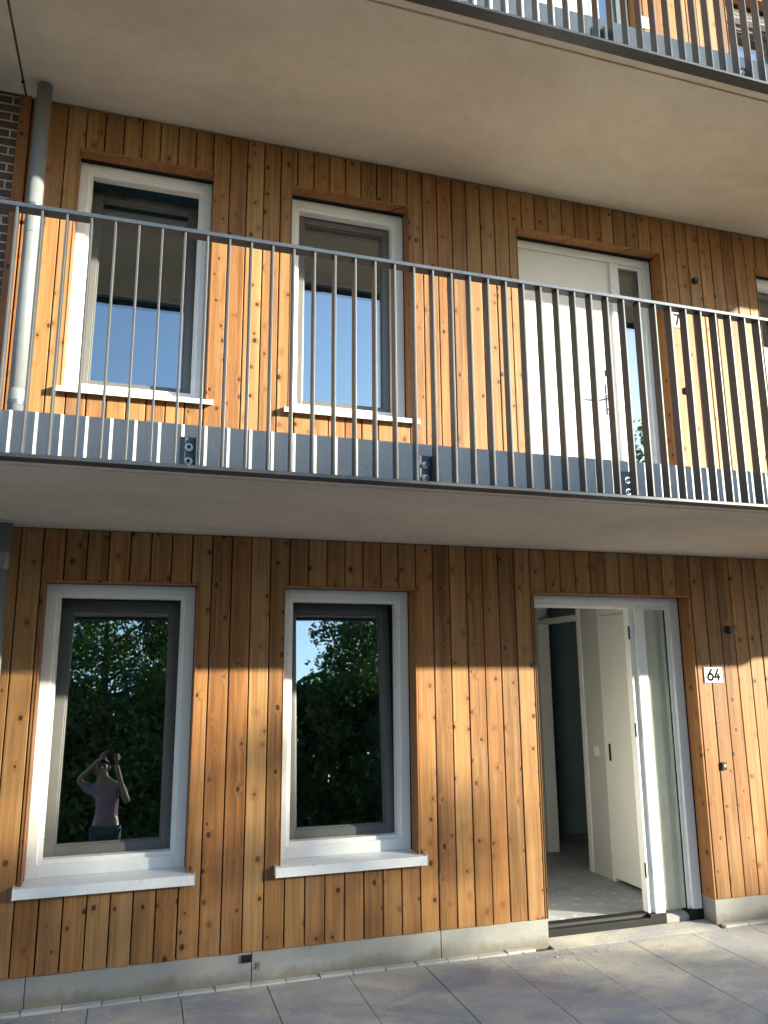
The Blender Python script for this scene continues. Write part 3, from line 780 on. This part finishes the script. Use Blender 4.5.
# ------------------------------------------------------------------ the photographer, seen in the left ground window
def skin_obj(name, verts, edges, radii, mat, parent, sub=2, root=0, loc=(0, 0, 0)):
    me = bpy.data.meshes.new(name); me.from_pydata(verts, edges, []); me.materials.append(mat)
    o = bpy.data.objects.new(name, me); COL.objects.link(o); o.parent = parent; o.location = loc
    o.modifiers.new('Skin', 'SKIN')
    if not me.skin_vertices: me.skin_vertices.new()
    for i, r in enumerate(radii):
        me.skin_vertices[0].data[i].radius = r if isinstance(r, tuple) else (r, r)
    me.skin_vertices[0].data[root].use_root = True
    s = o.modifiers.new('Subdivision', 'SUBSURF'); s.levels = sub; s.render_levels = sub
    return o
per = empty('person', (-.27, -5.33, 0)); tag(per, 'person in lilac shirt and dark trousers holding a phone up with raised arms', 'person')
V = [(0,0,.95),(0,.0,1.10),(0,.0,1.27),(0,-.01,1.42),(-.07,.0,1.53),(-.08,.015,1.62),(-.08,.03,1.70),      # pelvis, waist, chest, neck base, neck, head, crown
     (-.15,-.01,1.40),(-.21,0,1.38),(-.36,.03,1.50),(-.10,.20,1.74),                                          # left shoulder, elbow, wrist
     (.13,-.01,1.40),(.19,0,1.37),(.25,.10,1.20),(.09,.20,1.66),                                              # right
     (-.10,0,.88),(-.115,.02,.50),(-.12,-.01,.09),(-.125,.10,.045),
     (.10,0,.88),(.12,.02,.50),(.13,-.01,.09),(.14,.10,.045)]
E_ = [(0,1),(1,2),(2,3),(3,4),(4,5),(5,6),(3,7),(7,8),(8,9),(9,10),(3,11),(11,12),(12,13),(13,14),(0,15),(15,16),(16,17),(17,18),(0,19),(19,20),(20,21),(21,22)]
Rr = [(.15,.11),(.135,.10),(.155,.11),(.10,.08),(.052,.055),(.078,.092),(.070,.082),.07,.055,.043,.030,.07,.055,.043,.030,.095,.062,.040,.035,.095,.062,.040,.035]
skin_obj('body', V, E_, Rr, M['skin'], per)
# clothes follow the body
Vs = [(0,0,.90),V[1],V[2],V[3],V[7],V[8],(-.295,.016,1.445),V[11],V[12],(.225,.055,1.28)]
skin_obj('shirt', Vs, [(0,1),(1,2),(2,3),(3,4),(4,5),(5,6),(3,7),(7,8),(8,9)], [(.165,.125),(.150,.115),(.170,.125),(.098,.082),.082,.070,.062,.082,.070,.062], M['shirt'], per)
Vt = [(0,0,.97),V[15],V[16],(-.12,-.01,.10),V[19],V[20],(.13,-.01,.10)]
skin_obj('trousers', Vt, [(0,1),(1,2),(2,3),(0,4),(4,5),(5,6)], [(.160,.120),.108,.076,.060,.108,.076,.060], M['trousers'], per)
for sx in (-1, 1):
    b = MB(); x = .13*sx; b.tube([(x, -.07, .035), (x, .02, .040), (x*1.04, .12, .034), (x*1.06, .18, .028)], [.036, .046, .044, .026], 14); b.build('shoe', M['shoe'], per, smooth=True)
# hair cap, face
bm = bmesh.new(); bmesh.ops.create_uvsphere(bm, u_segments=24, v_segments=16, radius=1)
for v in list(bm.verts):
    if v.co.z < -.15 + .75*max(0, v.co.y): bm.verts.remove(v)
for v in bm.verts: v.co = Vector((-.08+v.co.x*.088, .018+v.co.y*.102, 1.665+v.co.z*.108))
me = bpy.data.meshes.new('hair'); bm.to_mesh(me); bm.free(); me.materials.append(M['hair']); o = bpy.data.objects.new('hair', me); COL.objects.link(o); o.parent = per
for p in me.polygons: p.use_smooth = True
b = MB()
b.tube([(-.08, .110, 1.655), (-.08, .132, 1.622), (-.08, .112, 1.612)], [.009, .015, .010], 10); b.build('nose', M['skin'], per, smooth=True)
b = MB(); b.tube([(-.104, .108, 1.588), (-.08, .116, 1.586), (-.056, .108, 1.588)], [.004, .007, .004], 8); b.build('mouth', M['shirt'], per, smooth=True)
for sx in (-1, 1):
    b = MB(); b.tube([(-.08+sx*.032, .098, 1.655), (-.08+sx*.032, .113, 1.655)], [.013, .007], 12); b.build('eye', M['ink'], per)
    b = MB(); b.tube([(-.08+sx*.083, .02, 1.66), (-.08+sx*.094, .012, 1.64), (-.08+sx*.083, .02, 1.605)], [.010, .015, .009], 8); b.build('ear', M['skin'], per, smooth=True)
# hands: palm with four fingers and a thumb round the phone edges
for sx, wx, wz in ((-1, -.10, 1.74), (1, .09, 1.66)):
    side = -.056 if sx < 0 else .096      # edge of the phone this hand grips (local x)
    vs = [(wx, .20, wz), (side+sx*.022, .245, 1.765 if sx < 0 else 1.735)]; es = [(0, 1)]; rs = [.026, (.030, .017)]
    for q in range(4):
        zz = vs[1][2]+.034-q*.020; L = (.9, 1., .95, .78)[q]
        i = len(vs); vs += [(side+sx*.020, .268, zz), (side+sx*.012, .268+.030*L*.5+.006, zz+.002), (side-sx*.012, .283, zz+.003), (side-sx*.030*L, .281, zz)]
        es += [(1, i), (i, i+1), (i+1, i+2), (i+2, i+3)]; rs += [.0095, .0088, .008, .0068]
    i = len(vs); vs += [(side+sx*.014, .250, vs[1][2]-.042), (side-sx*.012, .253, vs[1][2]-.026), (side-sx*.034, .255, vs[1][2]-.010)]
    es += [(1, i), (i, i+1), (i+1, i+2)]; rs += [.012, .0105, .0085]
    skin_obj('hand', vs, es, rs, M['skin'], per, sub=2)
ph = empty('phone', (-.25, -5.065, 1.765)); tag(ph, 'dark phone held up by the person in the lilac shirt', 'phone')
b = MB(); b.box(-.036, .036, -.004, .0045, -.060, .050); b.build('case', M['black'], ph, bevel=.003)
b = MB(); b.box(-.033, -.012, .0046, .0066, .022, .046); b.build('lens_bump', M['plate'], ph, bevel=.001)

# ------------------------------------------------------------------ camera
cam = bpy.data.cameras.new('camera'); co = bpy.data.objects.new('camera', cam); COL.objects.link(co); scene.camera = co
cam.sensor_fit = 'VERTICAL'; cam.sensor_height = 32.0; cam.lens = 777.06/1024*32.0
cam.clip_start = .01; cam.clip_end = 1500
p, y, r = R(11.62059586), R(17.39232548), R(-.447188)
fw = Vector((math.sin(y)*math.cos(p), math.cos(y)*math.cos(p), math.sin(p))); rt = Vector((math.cos(y), -math.sin(y), 0)); up = rt.cross(fw)
rt2 = rt*math.cos(r)+up*math.sin(r); up2 = -rt*math.sin(r)+up*math.cos(r)
m = Matrix((rt2, up2, -fw)).transposed().to_4x4(); m.translation = Vector((0, -5.037, 1.7906)); co.matrix_world = m

# ------------------------------------------------------------------ light
SUN = Vector((1.5, -1.0, .50)).normalized()
el = math.asin(SUN.z); az = math.atan2(SUN.x, SUN.y)
w = bpy.data.worlds.new('World'); scene.world = w; w.use_nodes = True; nt = w.node_tree
sky = nt.nodes.new('ShaderNodeTexSky'); sky.sky_type = 'NISHITA'; sky.sun_disc = False
sky.sun_elevation = el; sky.sun_rotation = az; sky.air_density = 1.0; sky.dust_density = .6; sky.ozone_density = 1.5
bg = nt.nodes['Background']; bg.inputs[1].default_value = .135; nt.links.new(sky.outputs[0], bg.inputs[0])
l = bpy.data.lights.new('sun', 'SUN'); l.energy = 5.0; l.angle = R(.8); l.color = (1.0, .92, .69)
lo = bpy.data.objects.new('sun', l); COL.objects.link(lo); lo.rotation_euler = SUN.to_track_quat('Z', 'Y').to_euler()

scene.view_settings.view_transform = 'Standard'; scene.view_settings.look = 'None'; scene.view_settings.exposure = 1.88; scene.view_settings.gamma = 1
scene.cycles.max_bounces = 8; scene.cycles.transparent_max_bounces = 16; scene.cycles.use_denoising = True
scene.cycles.caustics_reflective = False; scene.cycles.caustics_refractive = False
